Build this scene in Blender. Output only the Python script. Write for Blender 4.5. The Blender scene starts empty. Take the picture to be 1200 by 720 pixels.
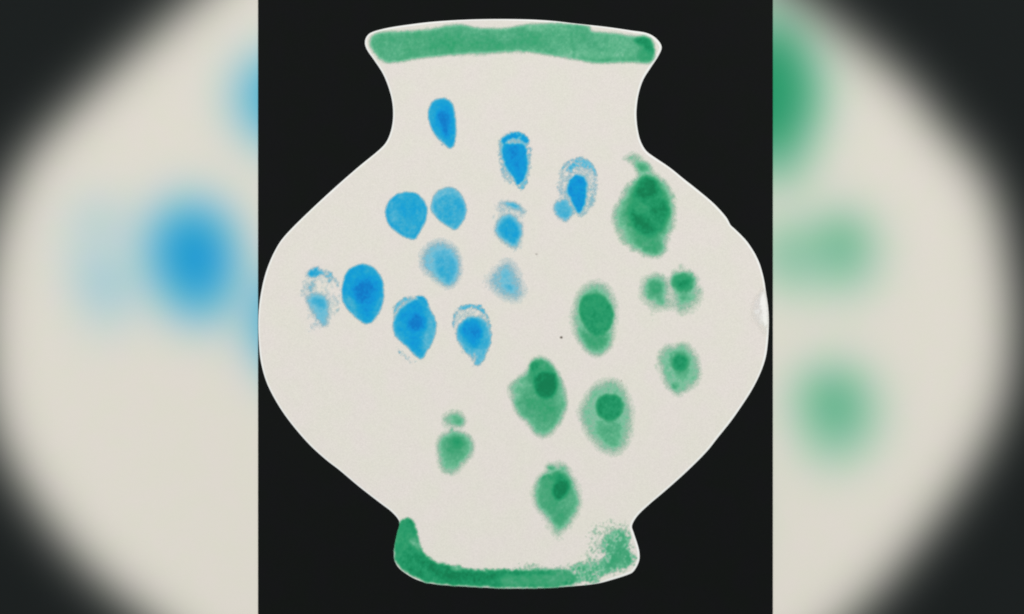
import bpy, math
import numpy as np

# ---------------------------------------------------------------- units
U = 0.0005                      # metres per layout unit (0.5 mm)
CX, CY = 600.0, 360.0
def wx(x): return (np.asarray(x, float) - CX) * U
def wy(y): return (CY - np.asarray(y, float)) * U

# ---------------------------------------------------------------- camera, light, exposure
S = bpy.context.scene
cd = bpy.data.cameras.new("camera"); cam = bpy.data.objects.new("camera", cd)
S.collection.objects.link(cam); S.camera = cam
cam.location = (0, 0, 1.5 + 0.002)
cd.sensor_width = 36; cd.lens = 36 * 1.5 / (1200 * U)
cd.clip_start = 0.05; cd.clip_end = 50
S.render.resolution_x = 1024; S.render.resolution_y = 614
S.render.engine = 'CYCLES'
S.cycles.pixel_filter_type = 'BLACKMAN_HARRIS'; S.cycles.filter_width = 1.9
S.view_settings.view_transform = 'Standard'; S.view_settings.look = 'None'
S.view_settings.exposure = 0.0; S.view_settings.gamma = 1.0

W = bpy.data.worlds.new("World"); S.world = W; W.use_nodes = True
W.node_tree.nodes['Background'].inputs[0].default_value = (0.90, 0.95, 1.0, 1)
W.node_tree.nodes['Background'].inputs[1].default_value = 0.42

def area(name, loc, size, power, col):
    l = bpy.data.lights.new(name, 'AREA'); l.shape = 'RECTANGLE'
    l.size, l.size_y = size; l.energy = power; l.color = col
    o = bpy.data.objects.new(name, l); S.collection.objects.link(o)
    o.location = loc
    from mathutils import Vector
    o.rotation_euler = (Vector((0, 0, 0)) - Vector(loc)).to_track_quat('-Z', 'Y').to_euler()
    return o
area("window_light", (2.0, 1.3, 2.3), (1.5, 1.2), 57, (1.0, 0.985, 0.95))
area("room_light", (-2.1, 0.5, 2.2), (1.5, 1.2), 38, (1.0, 0.985, 0.96))

# ---------------------------------------------------------------- numeric helpers
def lin(c):
    c = np.asarray(c, float) / 255.0
    return np.where(c <= 0.04045, c / 12.92, ((c + 0.055) / 1.055) ** 2.4)

def vnoise(x, y, s, seed=0):
    """value noise, 0..1, at feature size s"""
    x = np.asarray(x) / s + 37.1 * seed; y = np.asarray(y) / s - 11.7 * seed
    ix = np.floor(x).astype(np.int64); iy = np.floor(y).astype(np.int64)
    fx = x - ix; fy = y - iy
    fx = fx * fx * (3 - 2 * fx); fy = fy * fy * (3 - 2 * fy)
    def h(a, b):
        n = (a * 374761393 + b * 668265263 + seed * 982451653) & 0xffffffff
        n = ((n ^ (n >> 13)) * 1274126177) & 0xffffffff
        return ((n ^ (n >> 16)) & 0xffff) / 65535.0
    a = h(ix, iy) * (1 - fx) + h(ix + 1, iy) * fx
    b = h(ix, iy + 1) * (1 - fx) + h(ix + 1, iy + 1) * fx
    return a * (1 - fy) + b * fy
def fbm(x, y, s, seed=0):
    return (vnoise(x, y, s, seed) * .5 + vnoise(x, y, s / 2, seed + 5) * .3 + vnoise(x, y, s / 4, seed + 9) * .2)

def smooth(P, n=6, closed=True):
    """Catmull-Rom through points"""
    P = np.asarray(P, float); N = len(P); out = []
    for i in range(N):
        p0, p1, p2, p3 = P[i - 1], P[i], P[(i + 1) % N], P[(i + 2) % N]
        for k in range(n):
            t = k / n
            out.append(.5 * ((2 * p1) + (-p0 + p2) * t + (2 * p0 - 5 * p1 + 4 * p2 - p3) * t * t
                             + (-p0 + 3 * p1 - 3 * p2 + p3) * t ** 3))
    return np.array(out)

def sdist(X, Y, P):
    """signed distance to closed polygon, negative inside"""
    sh = X.shape; x = X.ravel(); y = Y.ravel()
    d = np.full(x.shape, 1e9); ins = np.zeros(x.shape, bool)
    for i in range(len(P)):
        ax, ay = P[i]; bx, by = P[(i + 1) % len(P)]
        ex, ey = bx - ax, by - ay
        t = np.clip(((x - ax) * ex + (y - ay) * ey) / (ex * ex + ey * ey + 1e-12), 0, 1)
        d = np.minimum(d, (x - ax - t * ex) ** 2 + (y - ay - t * ey) ** 2)
        c = ((ay > y) != (by > y))
        if ey != 0: ins ^= c & (x < ex * (y - ay) / ey + ax)
    d = np.sqrt(d); d[ins] *= -1
    return d.reshape(sh)

def cr(ox, oy, pts, s=220 / 1200):
    return [(ox + px * s, oy + py * s) for px, py in pts]
def sstep(t):
    t = np.clip(t, 0, 1); return t * t * (3 - 2 * t)

# ---------------------------------------------------------------- vase outline
OUT = [(427.5,51),(429.5,43),(436.5,37.5),(455,32.6),(482.5,28.4),(510,25.3),(546.7,23.1),(583,22.4),(620,22.9),
 (648,24.6),(673,27.5),(710,31.5),(739,35.7),(757.7,38.7),(769,45),(775.5,55),(771.5,66),(763,79),(754,93.5),
 (748.5,110),(746,128),(746.2,142),(747.8,154),(751,166),(757.5,177),(768,185),(785,196.5),(801.7,210),(820,224.5),
 (837.5,239.5),(851,254.5),(856,263.5),(860.5,267.8),(868,275),(875,282.5),(881,291),(886,299.5),(891,311),(895.5,328),
 (898,345),(900.5,363),(901,382),(900,401),(897.5,419),(891.6,436.7),(881.5,457),(868.7,477),(856,495),(841,513.7),
 (828,530),(806,552),(781,574.5),(761.5,591),(747.5,604.5),(740.8,616),(742.5,624),(746.5,636),(749.3,647),(749,658),(743,669.5),
 (735.7,674),(717,680),(699,684.5),(673,687.2),(637,689.3),(600,690),(570,689),(540,687.3),(509.7,685),(491,680.8),
 (476.7,673.4),(465.7,664),(461.8,652),(463,637.7),(466.4,622),(468.6,614.5),(465.5,607.4),(457.4,599),(445.5,590),
 (421,571),(398,551.6),(381.7,539),(363,522),(345,501.6),(330,481.4),(317.5,460),(310,442),(305,421),(303.2,400),
 (302.6,380),(303.4,361),(305.8,343),(310,324),(315.5,308),(322,294),(330,281),(343,266.5),(363,247),(381.7,229.5),
 (400,213),(422,194),(444,176),(453.5,165),(459,149.5),(460.6,133),(459,116.5),(454.3,100),(448,85.5),(438.5,71),(430.5,59.5)]
OUTL = smooth(OUT, 4)

# ---------------------------------------------------------------- paint: each mark is a stack of layers
# layer = (points, softness, density, edge roughness, stipple 0..1, mottling)
def L(pts, soft=2.0, den=.5, rough=1.0, stip=0.0, mott=.06, streak=0):
    return dict(p=smooth(pts, 3), soft=soft, den=den, rough=rough, stip=stip, mott=mott, streak=streak)

a = lambda p: cr(400, 100, p)
b = lambda p: cr(620, 170, p)
c = lambda p: cr(450, 200, p)
d = lambda p: cr(560, 310, p)
e = lambda p: cr(290, 290, p)
f = lambda p: cr(420, 320, p)
g = lambda p: cr(700, 290, p)
h = lambda p: cr(700, 400, p)
k = lambda p: cr(560, 400, p)
m = lambda p: cr(440, 460, p)
n = lambda p: cr(560, 520, p)
r = lambda p: cr(400, 0, p)
t = lambda p: cr(440, 590, p)

BLUE = [
 [L(a([(555,180),(575,115),(630,85),(690,98),(716,145),(733,250),(728,340),(715,392),(690,405),(662,378),(615,335),(585,290),(562,235)]),1.6,.60,.8),
  L(a([(618,335),(650,350),(668,378),(650,385),(630,365)]),1.5,.25,2,.5),
  L(a([(610,190),(640,140),(690,120),(700,200),(712,300),(705,370),(675,350),(640,290),(612,240)]),5,.74,1.5),
  L(a([(618,190),(650,165),(680,195),(682,260),(675,320),(655,290),(632,240)]),4,.90,1)],
 [L(a([(1000,420),(1010,345),(1060,305),(1120,298),(1180,318),(1205,370),(1219,440),(1211,530),(1190,630),(1150,674),(1110,640),(1050,620),(1020,560)]),2.5,.22,2,.45),
  L(a([(1018,380),(1030,340),(1075,312),(1130,300),(1175,318),(1197,352),(1180,372),(1130,345),(1075,345),(1040,375)]),1.4,.74,1.2,.26),
  L(a([(1075,345),(1120,345),(1165,362),(1180,380),(1130,372),(1070,362)]),1.2,.20,1.6,.4),
  L(a([(1030,385),(1100,372),(1170,385),(1187,480),(1182,560),(1150,625),(1122,635),(1100,590),(1065,540),(1038,480)]),1.6,.72,1.3),
  L(a([(1080,410),(1120,400),(1140,480),(1130,540),(1095,500)]),4,.84,1),
  L(a([(1125,640),(1150,640),(1190,600),(1185,640),(1155,672),(1135,662)]),1.5,.40,1.6,.4)],
 [L(b([(180,250),(195,160),(240,105),(310,78),(380,100),(425,160),(440,240),(430,320),(400,400),(345,470),(300,450),(220,400),(190,320)]),3,.17,1.5,.40),
  L(b([(238,160),(262,112),(330,92),(400,125),(425,165),(380,160),(330,138),(290,150),(262,178)]),2,.50,1.8,.52),
  L(b([(200,165),(240,105),(310,78),(380,97),(425,155),(438,230),(425,200),(390,130),(320,96),(250,120)]),1.2,.34,1,.42),
  L(b([(395,320),(430,300),(425,345),(400,400),(385,380)]),2,.26,1.6,.48),
  L(b([(245,270),(262,225),(295,195),(350,203),(368,260),(360,340),(345,400),(320,435),(298,410),(270,350),(248,305)]),1.6,.76,1.2,.03),
  L(b([(160,400),(172,368),(205,352),(240,368),(262,398),(274,430),(258,466),(226,484),(192,462),(168,432)]),5,.46,1.6,.12)],
 [L(c([(10,270),(25,210),(70,160),(130,140),(200,145),(250,190),(275,250),(265,320),(225,400),(190,438),(140,430),(80,390),(30,340)]),1.6,.60,.8,0,.09),
  L(c([(24,270),(40,215),(80,172),(135,152),(195,160),(238,200),(260,255),(250,315),(215,385),(185,420),(145,412),(92,375),(45,330)]),2.5,.52,1,0,.12),
  L(c([(90,210),(150,170),(210,190),(240,250),(200,290),(130,300)]),7,.60,2,0,.08)],
 [L(c([(298,225),(320,160),(370,115),(440,110),(490,150),(520,210),(528,270),(500,330),(455,378),(420,365),(350,315),(310,270)]),1.8,.38,.8,0,.05),
  L(c([(318,230),(350,175),(420,152),(480,172),(510,220),(520,280),(490,335),(450,368),(405,350),(345,300)]),2,.51,.8,0,.08)],
 [L(c([(232,590),(250,510),(320,455),(400,455),(462,510),(485,590),(478,670),(445,730),(400,745),(330,700),(265,655)]),5.5,.34,1.2,0,.06),
  L(c([(290,530),(350,480),(420,490),(462,550),(470,640),(440,715),(400,725),(350,680),(310,600)]),4,.42,1.5,0,.06),
  L(c([(330,600),(380,560),(450,590),(462,640),(430,705),(390,705),(345,655)]),5,.50,1.5,0,.05)],
 [L(c([(700,240),(740,195),(820,195),(890,230),(905,290),(890,420),(860,520),(780,500),(710,420),(710,330)]),7,.12,2,.4),
  L(c([(730,208),(800,200),(860,222),(905,268),(880,275),(830,243),(770,228)]),1.6,.38,1.5,.25),
  L(c([(790,208),(830,208),(860,228),(850,240),(810,228)]),1.4,.55,1,.2),
  L(c([(718,380),(745,315),(795,288),(850,320),(878,380),(868,440),(840,482),(800,468),(748,432)]),3,.52,1.4,.03),
  L(c([(740,380),(780,330),(840,350),(860,410),(830,450),(780,430)]),3.5,.61,1.4)],
 [L(d([(60,100),(110,35),(180,-25),(230,15),(270,100),(290,170),(260,225),(190,210),(105,170)]),9,.29,2.2,.05),
  L(d([(130,60),(190,20),(235,80),(255,150),(230,200),(180,185),(135,130)]),8,.40,1.5),
  L(d([(150,130),(210,105),(245,150),(232,190),(180,178)]),5,.44,1)],
 [L(e([(345,250),(380,150),(470,125),(560,190),(585,280),(580,420),(530,500),(440,550),(370,530),(390,420),(350,320)]),6,.11,3,.5),
  L(e([(385,172),(400,145),(440,133),(478,150),(482,168),(430,186),(400,190)]),1.8,.60,1.6,.25),
  L(e([(350,330),(345,240),(372,165),(392,150),(384,180),(366,240),(368,330)]),1.4,.30,1.8,.45),
  L(e([(560,215),(585,240),(592,330),(578,420),(566,415),(576,330),(568,250)]),1.6,.22,1.8,.48),
  L(e([(478,150),(530,160),(572,215),(552,220),(505,192),(480,170)]),1.6,.40,1.6,.4),
  L(e([(370,240),(405,215),(435,225),(440,270),(400,285),(378,270)]),1.6,.34,2,.55),
  L(e([(380,330),(420,295),(475,305),(508,350),(515,420),(500,500),(455,470),(410,400)]),3,.36,1.6,.15),
  L(e([(420,340),(460,325),(495,365),(480,390),(440,370)]),3.5,.48,1.2,.1),
  L(e([(360,520),(400,515),(440,545),(410,555)]),2,.2,2,.6)],
 [L(e([(605,270),(625,180),(670,128),(740,108),(810,135),(855,200),(870,280),(860,360),(830,430),(790,478),(752,487),(700,450),(640,390),(610,330)]),1.6,.64,.7,0,.07),
  L(e([(612,320),(650,310),(690,350),(700,420),(690,440),(640,385)]),3.5,.50,1),
  L(e([(820,350),(858,300),(856,360),(825,430),(800,450)]),4,.54,1),
  L(e([(675,270),(705,200),(770,190),(835,235),(840,300),(800,370),(760,440),(730,400),(695,340)]),6,.78,1.5),
  L(e([(692,270),(720,225),(765,225),(800,265),(780,320),(740,345),(705,320)]),6,.93,1.2)],
 [L(f([(215,260),(240,190),(310,152),(400,148),(445,190),(450,240),(400,210),(330,200),(260,260),(230,300)]),1.6,.17,2,.35),
  L(f([(222,255),(240,200),(290,165),(330,158),(325,172),(270,200),(240,245),(232,275)]),1.3,.42,1.2,.35),
  L(f([(375,155),(410,152),(440,180),(442,210),(420,195),(395,170)]),1.3,.66,1,.1),
  L(f([(222,330),(255,245),(310,205),(370,170),(420,185),(450,230),(488,290),(494,370),(472,440),(435,500),(404,550),(372,535),(320,480),(260,430),(228,380)]),1.6,.54,1.2),
  L(f([(440,280),(480,290),(490,370),(465,440),(430,485),(415,430),(430,350)]),3,.42,1),
  L(f([(250,300),(300,215),(380,180),(430,250),(430,340),(400,440),(405,525),(360,500),(310,420),(260,370)]),6,.68,1.6),
  L(f([(320,310),(360,260),(410,290),(405,350),(360,370),(325,350)]),5,.92,1),
  L(f([(240,470),(280,500),(350,545),(390,562),(340,580),(280,545),(250,510)]),2,.2,2,.5)],
 [L(f([(600,330),(610,240),(680,200),(760,205),(820,250),(845,380),(830,480),(780,590),(740,600),(680,520),(630,450)]),3.5,.14,2.2,.45),
  L(f([(635,240),(670,208),(740,202),(800,228),(828,275),(800,262),(735,226),(670,240)]),1.3,.50,1.6,.40),
  L(f([(822,270),(846,330),(848,440),(825,500),(800,560),(812,480),(832,420),(830,340)]),1.5,.34,1.6,.35),
  L(f([(604,330),(608,262),(640,225),(630,265),(618,300),(618,360)]),1.4,.30,1.6,.48),
  L(f([(628,385),(655,320),(720,285),(790,292),(825,340),(842,420),(815,490),(778,585),(735,545),(665,475),(635,425)]),2,.48,1.5,.05),
  L(f([(650,370),(680,310),(740,290),(790,350),(790,430),(740,480),(690,430)]),4,.68,1.6),
  L(f([(670,360),(735,320),(775,370),(745,425),(700,405)]),5,.84,1),
  L(f([(740,500),(790,490),(795,540),(770,590),(745,575),(770,545)]),1.6,.40,1.6,.3),
  L(f([(712,540),(740,500),(762,530),(750,560),(730,560)]),2,.2,1.5,.4)],
]
GREEN = [
 [L(b([(605,95),(650,58),(700,62),(735,98),(782,150),(745,182),(695,165),(660,120)]),4,.30,2,.2),
  L(b([(690,125),(730,115),(770,150),(745,178),(700,165)]),3,.52,1.5,.1),
  L(b([(603,275),(620,262),(632,285),(618,305)]),2,.30,1,.2),
  L(b([(540,440),(585,345),(650,250),(740,185),(820,195),(890,270),(928,390),(920,500),(885,610),(855,685),(790,708),(700,685),(605,620),(550,520)]),4,.30,2.6,.12,.10),
  L(b([(590,430),(640,310),(700,225),(760,200),(830,235),(885,330),(900,430),(880,530),(830,600),(855,660),(800,700),(720,665),(650,580),(605,490)]),3,.52,2,.02,.12),
  L(b([(635,400),(680,280),(740,210),(800,225),(870,330),(890,430),(860,520),(790,570),(720,560),(655,490)]),3.5,.72,2,0,.16),
  L(b([(690,290),(730,215),(790,230),(820,290),(790,340),(720,340)]),5,.92,2,0,.08),
  L(b([(655,450),(700,440),(780,520),(800,545),(740,575),(680,520)]),5,.92,2,0,.08),
  L(b([(800,380),(870,370),(885,430),(850,500),(800,470)]),5,.80,2,0,.08),
  L(b([(660,370),(720,360),(760,400),(720,430),(670,420)]),4,.62,2,0,.08)],
 [L(d([(600,340),(632,210),(695,132),(770,112),(835,148),(868,220),(888,310),(875,410),(845,520),(785,580),(715,565),(655,490),(612,410)]),6,.30,1.6,.03,.06),
  L(d([(650,430),(700,430),(800,450),(845,440),(830,510),(780,560),(720,545),(670,490)]),5,.52,1.4),
  L(d([(640,250),(690,165),(770,140),(830,190),(860,260),(760,230)]),6,.42,1.4),
  L(d([(648,290),(668,218),(735,188),(800,208),(850,265),(866,330),(845,400),(785,458),(720,440),(672,372)]),1.4,.74,1.3,0,.06),
  L(d([(670,290),(690,228),(740,205),(795,225),(835,275),(846,330),(825,390),(780,435),(728,420),(690,365)]),3,.69,1.3,0,.08)],
 [L(g([(290,275),(315,205),(375,185),(425,225),(445,300),(455,370),(405,392),(350,365),(305,335)]),7,.40,3,.08,.1),
  L(g([(335,370),(370,400),(385,450),(355,465),(325,420)]),6,.12,3,.4,.1),
  L(g([(325,255),(350,215),(410,210),(420,280),(380,305),(335,295)]),5,.50,2,.05),
  L(g([(345,260),(368,228),(405,240),(402,282),(370,288)]),2,.60,1.5),
  L(g([(368,245),(385,245),(385,270),(370,268)]),2,.45,.5)],
 [L(g([(455,225),(490,165),(560,145),(625,190),(655,285),(625,380),(545,425),(480,380),(470,290)]),8,.25,3.5,.15,.1),
  L(g([(515,118),(540,112),(570,150),(640,180),(600,190),(540,150)]),3,.24,2,.5),
  L(g([(500,300),(560,280),(640,290),(630,330),(550,370),(505,350)]),6,.42,3,.08),
  L(g([(470,225),(495,178),(545,162),(600,180),(620,235),(590,280),(540,290),(495,262)]),4,.60,2.4,.02),
  L(g([(515,235),(545,210),(590,220),(575,260),(540,270)]),4,.80,1.5)],
 [L(h([(385,120),(425,50),(500,30),(565,22),(635,100),(660,190),(635,265),(560,325),(505,350),(450,290),(405,200)]),5,.34,2.4,.08,.08),
  L(h([(480,270),(520,265),(520,300),(490,310)]),3,.5,1.5,.2),
  L(h([(440,70),(500,45),(570,40),(610,110),(600,220),(550,280),(500,240),(450,160)]),6,.44,2,0,.06),
  L(h([(480,140),(500,95),(540,85),(580,120),(572,165),(530,190),(495,175)]),2,.72,1)],
 [L(k([(203,310),(240,248),(320,190),(358,118),(420,102),(480,155),(520,220),(555,315),(562,400),(535,500),(472,590),(422,614),(370,592),(310,522),(240,440)]),3,.44,1.6,0,.07),
  L(k([(208,300),(250,270),(300,290),(300,340),(240,360)]),5,.38,1.4),
  L(k([(330,180),(370,120),(430,130),(500,210),(500,300),(420,330),(350,280)]),4,.60,1.6,0,.1),
  L(k([(340,150),(372,128),(390,150),(350,190)]),2,.78,1),
  L(k([(300,320),(380,340),(500,380),(520,450),(440,500),(360,480),(290,400)]),8,.53,2),
  L(k([(510,240),(545,320),(550,400),(525,440),(500,370),(500,280)]),4,.40,1),
  L(k([(358,285),(372,222),(430,195),(490,212),(505,270),(490,340),(442,370),(390,352)]),2.4,.92,1,0,.05)],
 [L(k([(645,440),(710,345),(775,265),(850,242),(920,275),(965,355),(992,460),(975,585),(925,690),(862,714),(780,685),(705,605),(660,520)]),4.5,.30,1.8,.02,.05),
  L(k([(700,350),(760,290),(780,330),(730,420),(700,440)]),4,.40,1.4),
  L(k([(735,510),(800,480),(920,500),(940,600),(885,695),(805,670),(745,590)]),8,.44,1.6),
  L(k([(758,420),(780,360),(850,340),(910,368),(926,430),(892,495),(832,507),(780,482)]),1.8,.76,1,0,.06)],
 [L(m([(430,190),(440,140),(510,118),(560,155),(560,208),(500,216),(455,212)]),4,.30,2,.15),
  L(m([(495,165),(545,160),(555,200),(510,205)]),3.5,.48,1,.05),
  L(m([(365,315),(382,312),(380,330)]),2,.12,1),
  L(m([(470,250),(495,238),(520,262),(560,250),(570,280),(500,285)]),2,.42,1.5,.45),
  L(m([(408,400),(418,300),(480,268),(560,270),(615,320),(612,390),(560,450),(510,505),(435,500)]),4,.36,1.8,.03),
  L(m([(430,380),(430,300),(500,278),(575,290),(590,350),(540,410),(460,420)]),5,.50,1.5),
  L(m([(485,300),(540,295),(550,335),(510,350)]),4,.68,1)],
 [L(n([(355,310),(385,230),(440,195),(450,135),(530,128),(595,180),(635,280),(655,370),(612,480),(550,570),(510,605),(450,520),(385,420)]),6,.26,2,.08),
  L(n([(450,150),(475,140),(490,160),(465,175)]),1.6,.55,1.5,.2),
  L(n([(510,140),(570,140),(580,190),(520,190)]),2.5,.40,2,.4),
  L(n([(375,320),(395,235),(450,195),(560,205),(622,320),(625,400),(570,505),(510,535),(445,450),(390,400)]),3,.50,1.6,.02,.05),
  L(n([(410,225),(445,195),(500,215),(520,240),(480,240),(440,215)]),2,.62,1.3,.1),
  L(n([(560,300),(610,320),(625,380),(590,430),(550,400)]),5,.43,1),
  L(n([(485,200),(520,180),(580,230),(575,270),(510,260)]),4,.70,1.5,.02),
  L(n([(478,290),(505,250),(545,238),(578,258),(572,312),(530,352),(492,345)]),2.6,.92,1)],
]
RIM = [L(r([(183,285),(200,232),(260,208),(400,202),(560,192),(680,166),(770,160),(850,178),(960,186),(1060,182),(1140,168),(1211,158),(1391,152),
   (1571,166),(1600,203),(1711,212),(1860,236),(1941,238),(1986,268),(2002,330),(1988,385),(1941,404),(1831,394),(1671,399),(1591,394),
   (1441,369),(1291,346),(1141,328),(950,336),(700,350),(500,372),(320,400),(260,386),(208,332)]),1.4,.46,.6,0,.06),
  L(r([(500,240),(700,210),(800,240),(1000,250),(1250,230),(1250,290),(1000,310),(750,320),(560,320)]),12,.53,5,0,.10),
  L(r([(1180,170),(1300,165),(1420,175),(1440,195),(1300,200),(1190,195)]),4,.36,3,.1,.08),
  L(r([(1350,335),(1550,325),(1800,335),(1860,355),(1700,370),(1450,360)]),5,.37,4,.05,.06),
  L(r([(1650,230),(1850,245),(1880,320),(1700,310),(1640,270)]),8,.40,3,0,.08),
  L(r([(1560,385),(1700,380),(1850,372),(1900,385),(1700,398),(1580,394)]),2,.50,2,.1,.05),
  L(r([(1870,262),(1900,240),(1950,240),(1985,275),(1998,340),(1970,345),(1930,300)]),2.6,.80,1.5,0,.06),
  L(r([(1930,320),(1990,330),(1985,385),(1940,395),(1900,370)]),5,.60,1.5)]
FOOT = [L(t([(134,190),(160,125),(185,103),(212,98),(245,128),(264,180),(280,260),(312,322),(370,370),(440,398),(540,412),(650,428),(800,434),
   (950,432),(1040,420),(1163,430),(1215,428),(1262,452),(1285,490),(1235,524),(1073,536),(900,538),(600,529),(390,513),(290,489),(205,446),(150,402),(126,345),(124,260)]),1.8,.74,1.8,0,.12),
  L(t([(130,200),(160,130),(230,150),(230,240),(180,330),(135,330)]),5,.66,3,0,.1),
  L(t([(215,235),(262,235),(285,290),(245,285)]),4,.40,2.5,.1),
  L(t([(280,375),(380,385),(520,430),(680,440),(760,460),(700,495),(560,490),(420,480)]),6,.88,4,0,.1),
  L(t([(820,470),(1000,460),(1180,455),(1230,475),(1200,515),(1100,528),(820,528)]),5,.53,3,.02,.1),
  L(t([(480,405),(540,400),(560,425),(500,430)]),2,.42,2,.1),
  L(t([(720,425),(900,430),(1050,435),(1040,450),(880,450),(740,450)]),2.5,.80,3,.1,.1),
  L(t([(900,400),(1000,385),(1090,400),(1250,385),(1420,340),(1400,400),(1250,430),(950,435)]),4,.32,3,.55,.1),
  L(t([(1253,412),(1330,385),(1400,380),(1450,330),(1440,240),(1480,190),(1550,158),(1590,165),(1622,190),(1630,270),(1640,330),(1668,352),(1650,390),
     (1560,436),(1463,472),(1400,508),(1300,518),(1150,531),(1120,500),(1150,445)]),8,.48,3,.42,.12),
  L(t([(1520,300),(1570,240),(1600,280),(1620,330),(1655,350),(1560,400),(1480,440),(1440,430),(1500,360)]),9,.56,3,.30,.1),
  L(t([(1570,185),(1610,190),(1620,250),(1590,270),(1570,230)]),5,.54,3,.35,.1),
  L(t([(1380,150),(1440,130),(1560,110),(1600,150),(1500,230),(1440,300),(1400,340),(1330,370),(1360,230)]),11,.27,3,.58)]
SCUFF = [L(g([(1056,265),(1072,300),(1086,400),(1092,480),(1080,560),(1050,520),(1010,480),(990,420),(1000,350),(1035,300)]),8,.24,1,0,.05),
         L(g([(1062,280),(1078,330),(1088,420),(1080,500),(1060,440),(1050,350)]),5,.42,1,0,.03)]
GR = ([0,.2,.3,.42,.52,.62,.72,.82,.95],[(176,214,192),(160,206,182),(140,198,168),(98,181,140),(72,166,122),(50,160,110),(34,154,104),(16,142,92),(6,124,78)])
BR = ([0,.2,.35,.5,.6,.7,.8,.95],[(180,212,222),(156,204,219),(116,190,213),(66,174,209),(30,164,210),(4,156,214),(2,146,214),(0,122,200)])
WR = ([0,1],[(236,234,229),(246,246,243)])
SR = ([0,1],[(120,110,100),(70,62,55)])

def ev(layers, X, Y, seed, fine=True, wide=1.0, feather=1.0):
    D = np.zeros(X.shape)
    for i, l in enumerate(layers):
        s = seed * 13 + i * 3 + 1
        sd = sdist(X, Y, l['p'])
        if fine:
            sd = sd + l['rough'] * 2.0 * (fbm(X, Y, 5.0, s) - .5) + l['rough'] * .9 * (vnoise(X, Y, 1.6, s + 2) - .5)
        wl = wide if l['den'] < .58 else 1 + (wide - 1) * .3
        mk = sstep(.5 - sd / ((max(l['soft'], 1.6 * feather) * 1.45 + .9) * wl))
        if l['stip'] > 0:
            if fine:
                q = .14 * vnoise(X, Y, 5.0, s + 3) + .42 * vnoise(X + Y * .4, Y - X * .3, 1.9, s + 4) + .44 * vnoise(X - Y * .3, Y + X * .3, 1.2, s + 6)
                di = sstep((mk * (1.0 - l['stip'] * 1.1) + (q - .5) * 1.5 - .42) * 3.0 + .5) * np.clip(mk * 3, 0, 1)
                wd = min(1.0, l['stip'] * 2.4); mk = mk * (1 - wd) + di * wd
            else: mk = mk * (1 - l['stip'] * .8)
        den = l['den']
        if fine:
            if l['den'] < .45 and i < 3 and wide > 1.2: den = den * (.62 + .38 * sstep(-sd / 7.5))
            den = den + l['mott'] * 2.0 * (fbm(X, Y, 7.0, s + 8) - .5) + .05 * (vnoise(X, Y, 1.4, s + 11) - .5)
        D = D * (1 - mk) + den * mk
    if fine:
        D = gblur(D, .9 * feather); D = D + .12 * feather * gblur(D, 4.5) * (1 - D)
        D = D * (1 + .30 * (fbm(X, Y, 3.0, seed + 77) - .5) + .16 * (fbm(X, Y, 11, seed + 78) - .5))
        # paper tooth: thin paint breaks up over the grain, thick paint covers it
        tooth = .55 * vnoise(X + .3 * Y, Y - .3 * X, 1.5, seed + 79) + .45 * vnoise(X, Y, 2.6, seed + 80) - .5
        D = D + tooth * np.clip(D * 4, 0, 1) * np.clip(.55 - D, 0, .5) * .62
    return np.clip(D, 0, 1)
def gblur(a, sg):
    w = int(3 * sg) + 1; q = np.exp(-.5 * (np.arange(-w, w + 1) / sg) ** 2); q /= q.sum()
    p = np.pad(a, w)
    p = sum(q[j] * p[j:j + a.shape[0], :] for j in range(2 * w + 1))
    return sum(q[j] * p[:, j:j + a.shape[1]] for j in range(2 * w + 1))
def ramp(D, R):
    xs, cs = R; cs = np.array(cs, float)
    return np.stack([np.interp(D, xs, cs[:, j]) for j in range(3)], -1)
def cover(D): return np.clip((D - .015) / .33, 0, 1) ** 1.15

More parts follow.
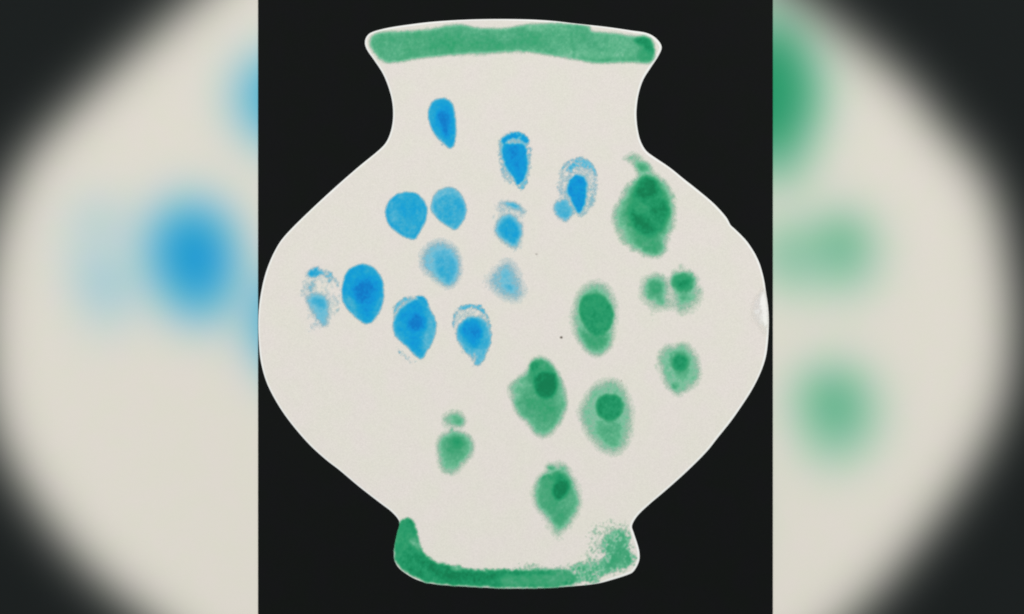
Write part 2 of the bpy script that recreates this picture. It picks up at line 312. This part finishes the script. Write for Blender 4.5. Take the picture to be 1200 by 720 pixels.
# ---------------------------------------------------------------- materials
def paper_mat(name, base, grain=.05, rough=.85, spec=.15, bump=.12, attr=None, alpha=False, tint=.03, gscale=1400):
    M = bpy.data.materials.new(name); M.use_nodes = True
    N = M.node_tree.nodes; K = M.node_tree.links.new
    P = N['Principled BSDF']; P.inputs['Roughness'].default_value = rough
    P.inputs['Specular IOR Level'].default_value = spec
    tc = N.new('ShaderNodeTexCoord')
    n1 = N.new('ShaderNodeTexNoise'); n1.inputs['Scale'].default_value = gscale; n1.inputs['Detail'].default_value = 3
    n2 = N.new('ShaderNodeTexNoise'); n2.inputs['Scale'].default_value = 60; n2.inputs['Detail'].default_value = 5
    K(tc.outputs['Object'], n1.inputs['Vector']); K(tc.outputs['Object'], n2.inputs['Vector'])
    if attr:
        A = N.new('ShaderNodeAttribute'); A.attribute_name = attr; src = A.outputs['Color']
        if alpha: K(A.outputs['Alpha'], P.inputs['Alpha'])
    else:
        A = N.new('ShaderNodeRGB'); A.outputs[0].default_value = (*lin(base), 1); src = A.outputs[0]
    # fibre mottling: slow warm/green drift in the stock, then fine grain
    cr_ = N.new('ShaderNodeValToRGB'); E = cr_.color_ramp.elements
    E[0].position = .36; E[0].color = (1 - tint * .2, 1 + tint * .2, 1 - tint, 1)
    E[1].position = .64; E[1].color = (1 + tint * .5, 1 - tint * .3, 1 + tint * .1, 1)
    K(n2.outputs['Fac'], cr_.inputs['Fac'])
    mx = N.new('ShaderNodeMix'); mx.data_type = 'RGBA'; mx.blend_type = 'MULTIPLY'; mx.inputs[0].default_value = 1
    K(src, mx.inputs[6]); K(cr_.outputs[0], mx.inputs[7])
    mr = N.new('ShaderNodeMapRange'); mr.inputs[1].default_value = .3; mr.inputs[2].default_value = .7
    mr.inputs[3].default_value = 1 - grain; mr.inputs[4].default_value = 1 + grain
    K(n1.outputs['Fac'], mr.inputs[0])
    m2 = N.new('ShaderNodeMix'); m2.data_type = 'RGBA'; m2.blend_type = 'MULTIPLY'; m2.inputs[0].default_value = 1
    K(mx.outputs[2], m2.inputs[6]); K(mr.outputs[0], m2.inputs[7]); K(m2.outputs[2], P.inputs['Base Color'])
    if bump:
        bp = N.new('ShaderNodeBump'); bp.inputs['Strength'].default_value = bump; bp.inputs['Distance'].default_value = .0002
        K(n1.outputs['Fac'], bp.inputs['Height']); K(bp.outputs[0], P.inputs['Normal'])
    return M
PAPER = (222, 217, 206)
M_paper = paper_mat('cream_paper', (225, 220, 212), .05, tint=.028, bump=.25)
M_edge  = paper_mat('white_cut_paper', (239, 239, 235), .02, tint=.01, bump=.05)
M_paint = paper_mat('dried_poster_paint', None, .045, rough=.8, attr='pigment', alpha=True, tint=.02)
M_card  = paper_mat('black_sugar_paper', (8, 11, 11), .10, rough=.40, spec=.12, bump=.10, tint=.25, gscale=900)
M_print = paper_mat('matt_print', None, .008, rough=.8, spec=.08, bump=0, attr='ink', tint=.02)
M_board = paper_mat('board_core', (200, 198, 192), .03, bump=.05)
M_table = paper_mat('grey_table', (92, 88, 84), .06, rough=.6, spec=.3, bump=.1, gscale=300)

# ---------------------------------------------------------------- object helpers
C = S.collection
def empty(name, loc, label, cat):
    o = bpy.data.objects.new(name, None); C.objects.link(o); o.location = loc; o.empty_display_size = .02
    o['label'] = label; o['category'] = cat; return o
def mesh(name, V, F, mat, parent=None, col=None, attr=None, smoothf=False):
    me = bpy.data.meshes.new(name); me.from_pydata([tuple(v) for v in V], [], [tuple(int(i) for i in q) for q in F])
    me.materials.append(mat); me.update()
    if col is not None:
        at = me.color_attributes.new(attr, 'FLOAT_COLOR', 'POINT'); at.data.foreach_set('color', np.asarray(col, np.float32).ravel())
    if smoothf: me.polygons.foreach_set('use_smooth', [True] * len(me.polygons))
    o = bpy.data.objects.new(name, me); C.objects.link(o)
    if parent: o.parent = parent
    return o
def grid_mesh(name, X, Y, z, keep, col, attr, mat, parent):
    ny, nx = X.shape; idx = np.arange(nx * ny).reshape(ny, nx)
    F = np.stack([idx[1:, :-1], idx[1:, 1:], idx[:-1, 1:], idx[:-1, :-1]], -1)[keep]
    used = np.unique(F); mp = -np.ones(nx * ny, int); mp[used] = np.arange(len(used))
    V = np.stack([wx(X).ravel()[used], wy(Y).ravel()[used], np.full(len(used), z)], -1)
    return mesh(name, V, mp[F], mat, parent, col.reshape(-1, 4)[used], attr)
def slab(name, x0, y0, x1, y1, z0, z1, mat, parent=None, bev=.0002):
    import bmesh
    bm = bmesh.new(); bmesh.ops.create_cube(bm, size=1)
    for v in bm.verts:
        v.co.x = wx(x1) if v.co.x > 0 else wx(x0); v.co.y = wy(y0) if v.co.y > 0 else wy(y1); v.co.z = z1 if v.co.z > 0 else z0
    bmesh.ops.bevel(bm, geom=bm.edges[:], offset=bev, segments=2, affect='EDGES')
    me = bpy.data.meshes.new(name); bm.to_mesh(me); bm.free(); me.materials.append(mat)
    o = bpy.data.objects.new(name, me); C.objects.link(o)
    if parent: o.parent = parent
    return o

# ---------------------------------------------------------------- setting: the table everything lies on
ZB0, ZB1 = 0.0, 0.0010        # printed board
ZC1 = ZB1 + 0.00032           # black card top
ZV1 = ZC1 + 0.00050           # vase paper top
tb = slab('table_top', -900, -700, 2100, 1420, -.03, ZB0 - .00002, M_table, bev=.002); tb['kind'] = 'structure'

# ---------------------------------------------------------------- soft-focus enlarged print below the card
SC = 2.03
def soft_print():
    gx = np.arange(200, 1021, 2.0); gy = np.arange(60, 681, 2.0); X, Y = np.meshgrid(gx, gy)
    ins = sstep(.5 - sdist(X, Y, OUTL) / 2)
    img = np.broadcast_to(np.array(PAPER, float), X.shape + (3,)).copy()
    own = np.zeros(X.shape, int) - 1; marks = []
    for R, LS in ((BR, BLUE), (GR, GREEN), (GR, [FOOT])):
        for i, ls in enumerate(LS):
            P = np.concatenate([l['p'] for l in ls]); x0, y0 = P.min(0) - 8; x1, y1 = P.max(0) + 8
            jx = np.where((gx >= x0) & (gx <= x1))[0]; jy = np.where((gy >= y0) & (gy <= y1))[0]
            sl = np.s_[jy[0]:jy[-1] + 1, jx[0]:jx[-1] + 1]
            D = ev(ls, X[sl], Y[sl], i, False); A = cover(D)[..., None]
            img[sl] = img[sl] * (1 - A) + ramp(D, R) * A
            if LS is not FOOT and LS[0] is not FOOT: marks.append((sl, A[..., 0], 'blue_spot' if R is BR else 'green_spot'))
    bgc = np.array((23, 27, 27), float)
    img = bgc * (1 - ins[..., None]) + img * ins[..., None]
    sg = 13.6 / 2.0; kr = np.exp(-.5 * (np.arange(-22, 23) / sg) ** 2); kr /= kr.sum()
    def blur(a):
        p = np.pad(a, 22, mode='edge')
        p = np.apply_along_axis(lambda v: np.convolve(v, kr, 'valid'), 0, p)
        return np.apply_along_axis(lambda v: np.convolve(v, kr, 'valid'), 1, p)
    img = np.stack([blur(img[..., q]) for q in range(3)], -1); vm = blur(ins)
    ms = []
    for sl, A, nm in marks:
        z = np.zeros(X.shape); z[sl] = A; ms.append((blur(z), nm))
    # resample to sheet grid
    X2, Y2 = np.meshgrid(np.linspace(-50, 1250, 326), np.linspace(-50, 770, 206))
    sx = ((X2 - 980) / SC + 797 - gx[0]) / 2; sy = ((Y2 - 480) / SC + 430 - gy[0]) / 2
    def samp(a):
        ix = np.clip(np.floor(sx).astype(int), 0, len(gx) - 2); iy = np.clip(np.floor(sy).astype(int), 0, len(gy) - 2)
        fx = sx - ix; fy = sy - iy
        return a[iy, ix] * (1 - fx) * (1 - fy) + a[iy, ix + 1] * fx * (1 - fy) + a[iy + 1, ix] * (1 - fx) * fy + a[iy + 1, ix + 1] * fx * fy
    rgb = lin(np.stack([samp(img[..., q]) for q in range(3)], -1))
    col = np.concatenate([rgb, np.ones(X2.shape + (1,))], -1)
    fc = lambda a: (a[1:, 1:] + a[:-1, :-1] + a[1:, :-1] + a[:-1, 1:]) / 4
    vmf = fc(samp(vm)); reg = np.where(vmf > .5, 0, -1)
    best = np.full(reg.shape, .0)
    for i, (B, nm) in enumerate(ms):
        bf = fc(samp(B)); pk = bf.max()
        w = (bf > max(.42 * pk, .05)) & (bf > best); reg[w] = i + 1; best[w] = bf[w]
    root = empty('printed_board', (0, 0, 0), 'blurred enlarged print of the painted vase, showing left and right of the black card', 'print')
    slab('board', -51, -51, 1251, 771, ZB0, ZB1 - .00003, M_board, root, bev=.0001)
    zz = ZB1
    ym = fc(Y2); xm = fc(X2)
    for half in ((ym < 360) & (xm < 600), (ym < 360) & (xm >= 600), (ym >= 360) & (xm < 600), (ym >= 360) & (xm >= 600)):
        grid_mesh('printed_background', X2, Y2, zz, (reg == -1) & half, col, 'ink', M_print, root)
    vp = grid_mesh('printed_vase', X2, Y2, zz, reg == 0, col, 'ink', M_print, root)
    for i, (B, nm) in enumerate(ms):
        if (reg == i + 1).sum() > 8: grid_mesh(nm, X2, Y2, zz, reg == i + 1, col, 'ink', M_print, vp)
soft_print()

# ---------------------------------------------------------------- black card
card = slab('black_card', 302.3, -45, 905.8, 765, ZB1 + .00002, ZC1, M_card, bev=.00008)
card['label'] = 'matt black paper sheet glued behind the cream vase cut-out'; card['category'] = 'card'

# ---------------------------------------------------------------- vase cut-out
vase = empty('paper_vase', (0, 0, 0), 'cream paper vase cut-out with blue and green fingerprints, lying on black card', 'paper vase')
def rim_width(x, y):
    w = 1.5
    if x > 740 and y < 80: w = 3.0
    elif y < 60 and x < 520: w = 1.9
    elif y < 60: w = 1.7
    elif x > 600 and y > 600: w = 2.4 if x > 700 else .55
    elif y > 610: w = .55
    elif x > 600: w = 2.3
    else: w = 1.9
    return w
NN = len(OUTL)
tan = np.roll(OUTL, -1, 0) - np.roll(OUTL, 1, 0); tan /= np.linalg.norm(tan, axis=1)[:, None]
nrm = np.stack([-tan[:, 1], tan[:, 0]], -1)             # points inward for this winding
ww = np.array([rim_width(*p) for p in OUTL])
for _ in range(8): ww = (np.roll(ww, 1) + ww * 2 + np.roll(ww, -1)) / 4
ww = ww * (.8 + .35 * vnoise(OUTL[:, 0], OUTL[:, 1], 22, 3) + .12 * vnoise(OUTL[:, 0], OUTL[:, 1], 6, 4))
area2 = np.sum(OUTL[:, 0] * np.roll(OUTL[:, 1], -1) - np.roll(OUTL[:, 0], -1) * OUTL[:, 1])
if area2 < 0: nrm = -nrm
inner = OUTL + nrm * ww[:, None]
mid = OUTL + nrm * (ww * .35)[:, None]
def v3(P, z): return np.stack([wx(P[:, 0]), wy(P[:, 1]), np.full(len(P), z)], -1)
V = np.concatenate([v3(inner, ZV1), v3(inner, ZC1 + .00003)])
# image y runs down, so reverse for an upward-facing sheet
F = [list(range(NN))[::-1]] + [(i, (i + 1) % NN, NN + (i + 1) % NN, NN + i) for i in range(NN)]
mesh('sheet', V, F, M_paper, vase)
V = np.concatenate([v3(inner, ZV1), v3(mid, ZV1 - .00004), v3(OUTL + nrm * .12, ZV1 - .00022), v3(OUTL, ZC1 + .00002)])
F = [(s * NN + i, s * NN + (i + 1) % NN, (s + 1) * NN + (i + 1) % NN, (s + 1) * NN + i)[::-1] for s in range(3) for i in range(NN)]
mesh('cut_edge', V, [q[::-1] for q in F], M_edge, vase, smoothf=True)

zc = [ZV1 + .00004]
def paint(name, layers, R, seed, step=.8, inset=.9, thr=.10, wide=1.0, feather=1.0):
    P = np.concatenate([l['p'] for l in layers]); x0, y0 = P.min(0) - 7; x1, y1 = P.max(0) + 7
    X, Y = np.meshgrid(np.arange(x0, x1, step), np.arange(y0, y1, step))
    D = ev(layers, X, Y, seed, True, wide, feather)
    if inset is not None:
        near = sdist(X, Y, OUTL[::2]); ins_ = inset(X, Y) if callable(inset) else inset
        A = cover(D) * sstep((-near - ins_) / 1.2 + .5)
    else: A = cover(D)
    col = np.concatenate([lin(ramp(D, R)), A[..., None]], -1)
    Am = np.maximum(np.maximum(A[1:, 1:], A[:-1, :-1]), np.maximum(A[1:, :-1], A[:-1, 1:]))
    zc[0] += .000003
    return grid_mesh(name, X, Y, zc[0], Am > thr, col, 'pigment', M_paint, vase)
rimo = paint('painted_rim_band', RIM, GR, 41, .9, feather=1.5)
foot = paint('painted_foot_band', FOOT, GR, 51, .9, lambda X, Y: np.interp(X, [480, 680, 725], [-.3, -.2, 2.2]))
for i, ls in enumerate(BLUE): paint('blue_fingerprint', ls, BR, i, .8, None, wide=2.0 if i in (5, 6, 7, 8) else 1.1, feather=1.3 if i in (5, 6, 7, 8) else 1.0)
for i, ls in enumerate(GREEN): paint('green_fingerprint', ls, GR, i + 20, .8, None, wide=2.3 if i not in (1, 4, 5) else 1.9, feather=1.3)
paint('edge_scuff', SCUFF, WR, 61, 1.0, .4)
for i, (x, y, q) in enumerate([(658,395.5,1.15),(628.5,298,1.0),(727.8,446,.9)]):
    P = [(x + q * math.cos(w) * (1 + .3 * math.sin(3 * w + i)), y + q * math.sin(w) * .8) for w in np.linspace(0, 2 * math.pi, 8)[:-1]]
    paint('speck', [L(P, 1.6, .16 if i else .45, .3)], SR, 70 + i, .5, None, thr=.04)
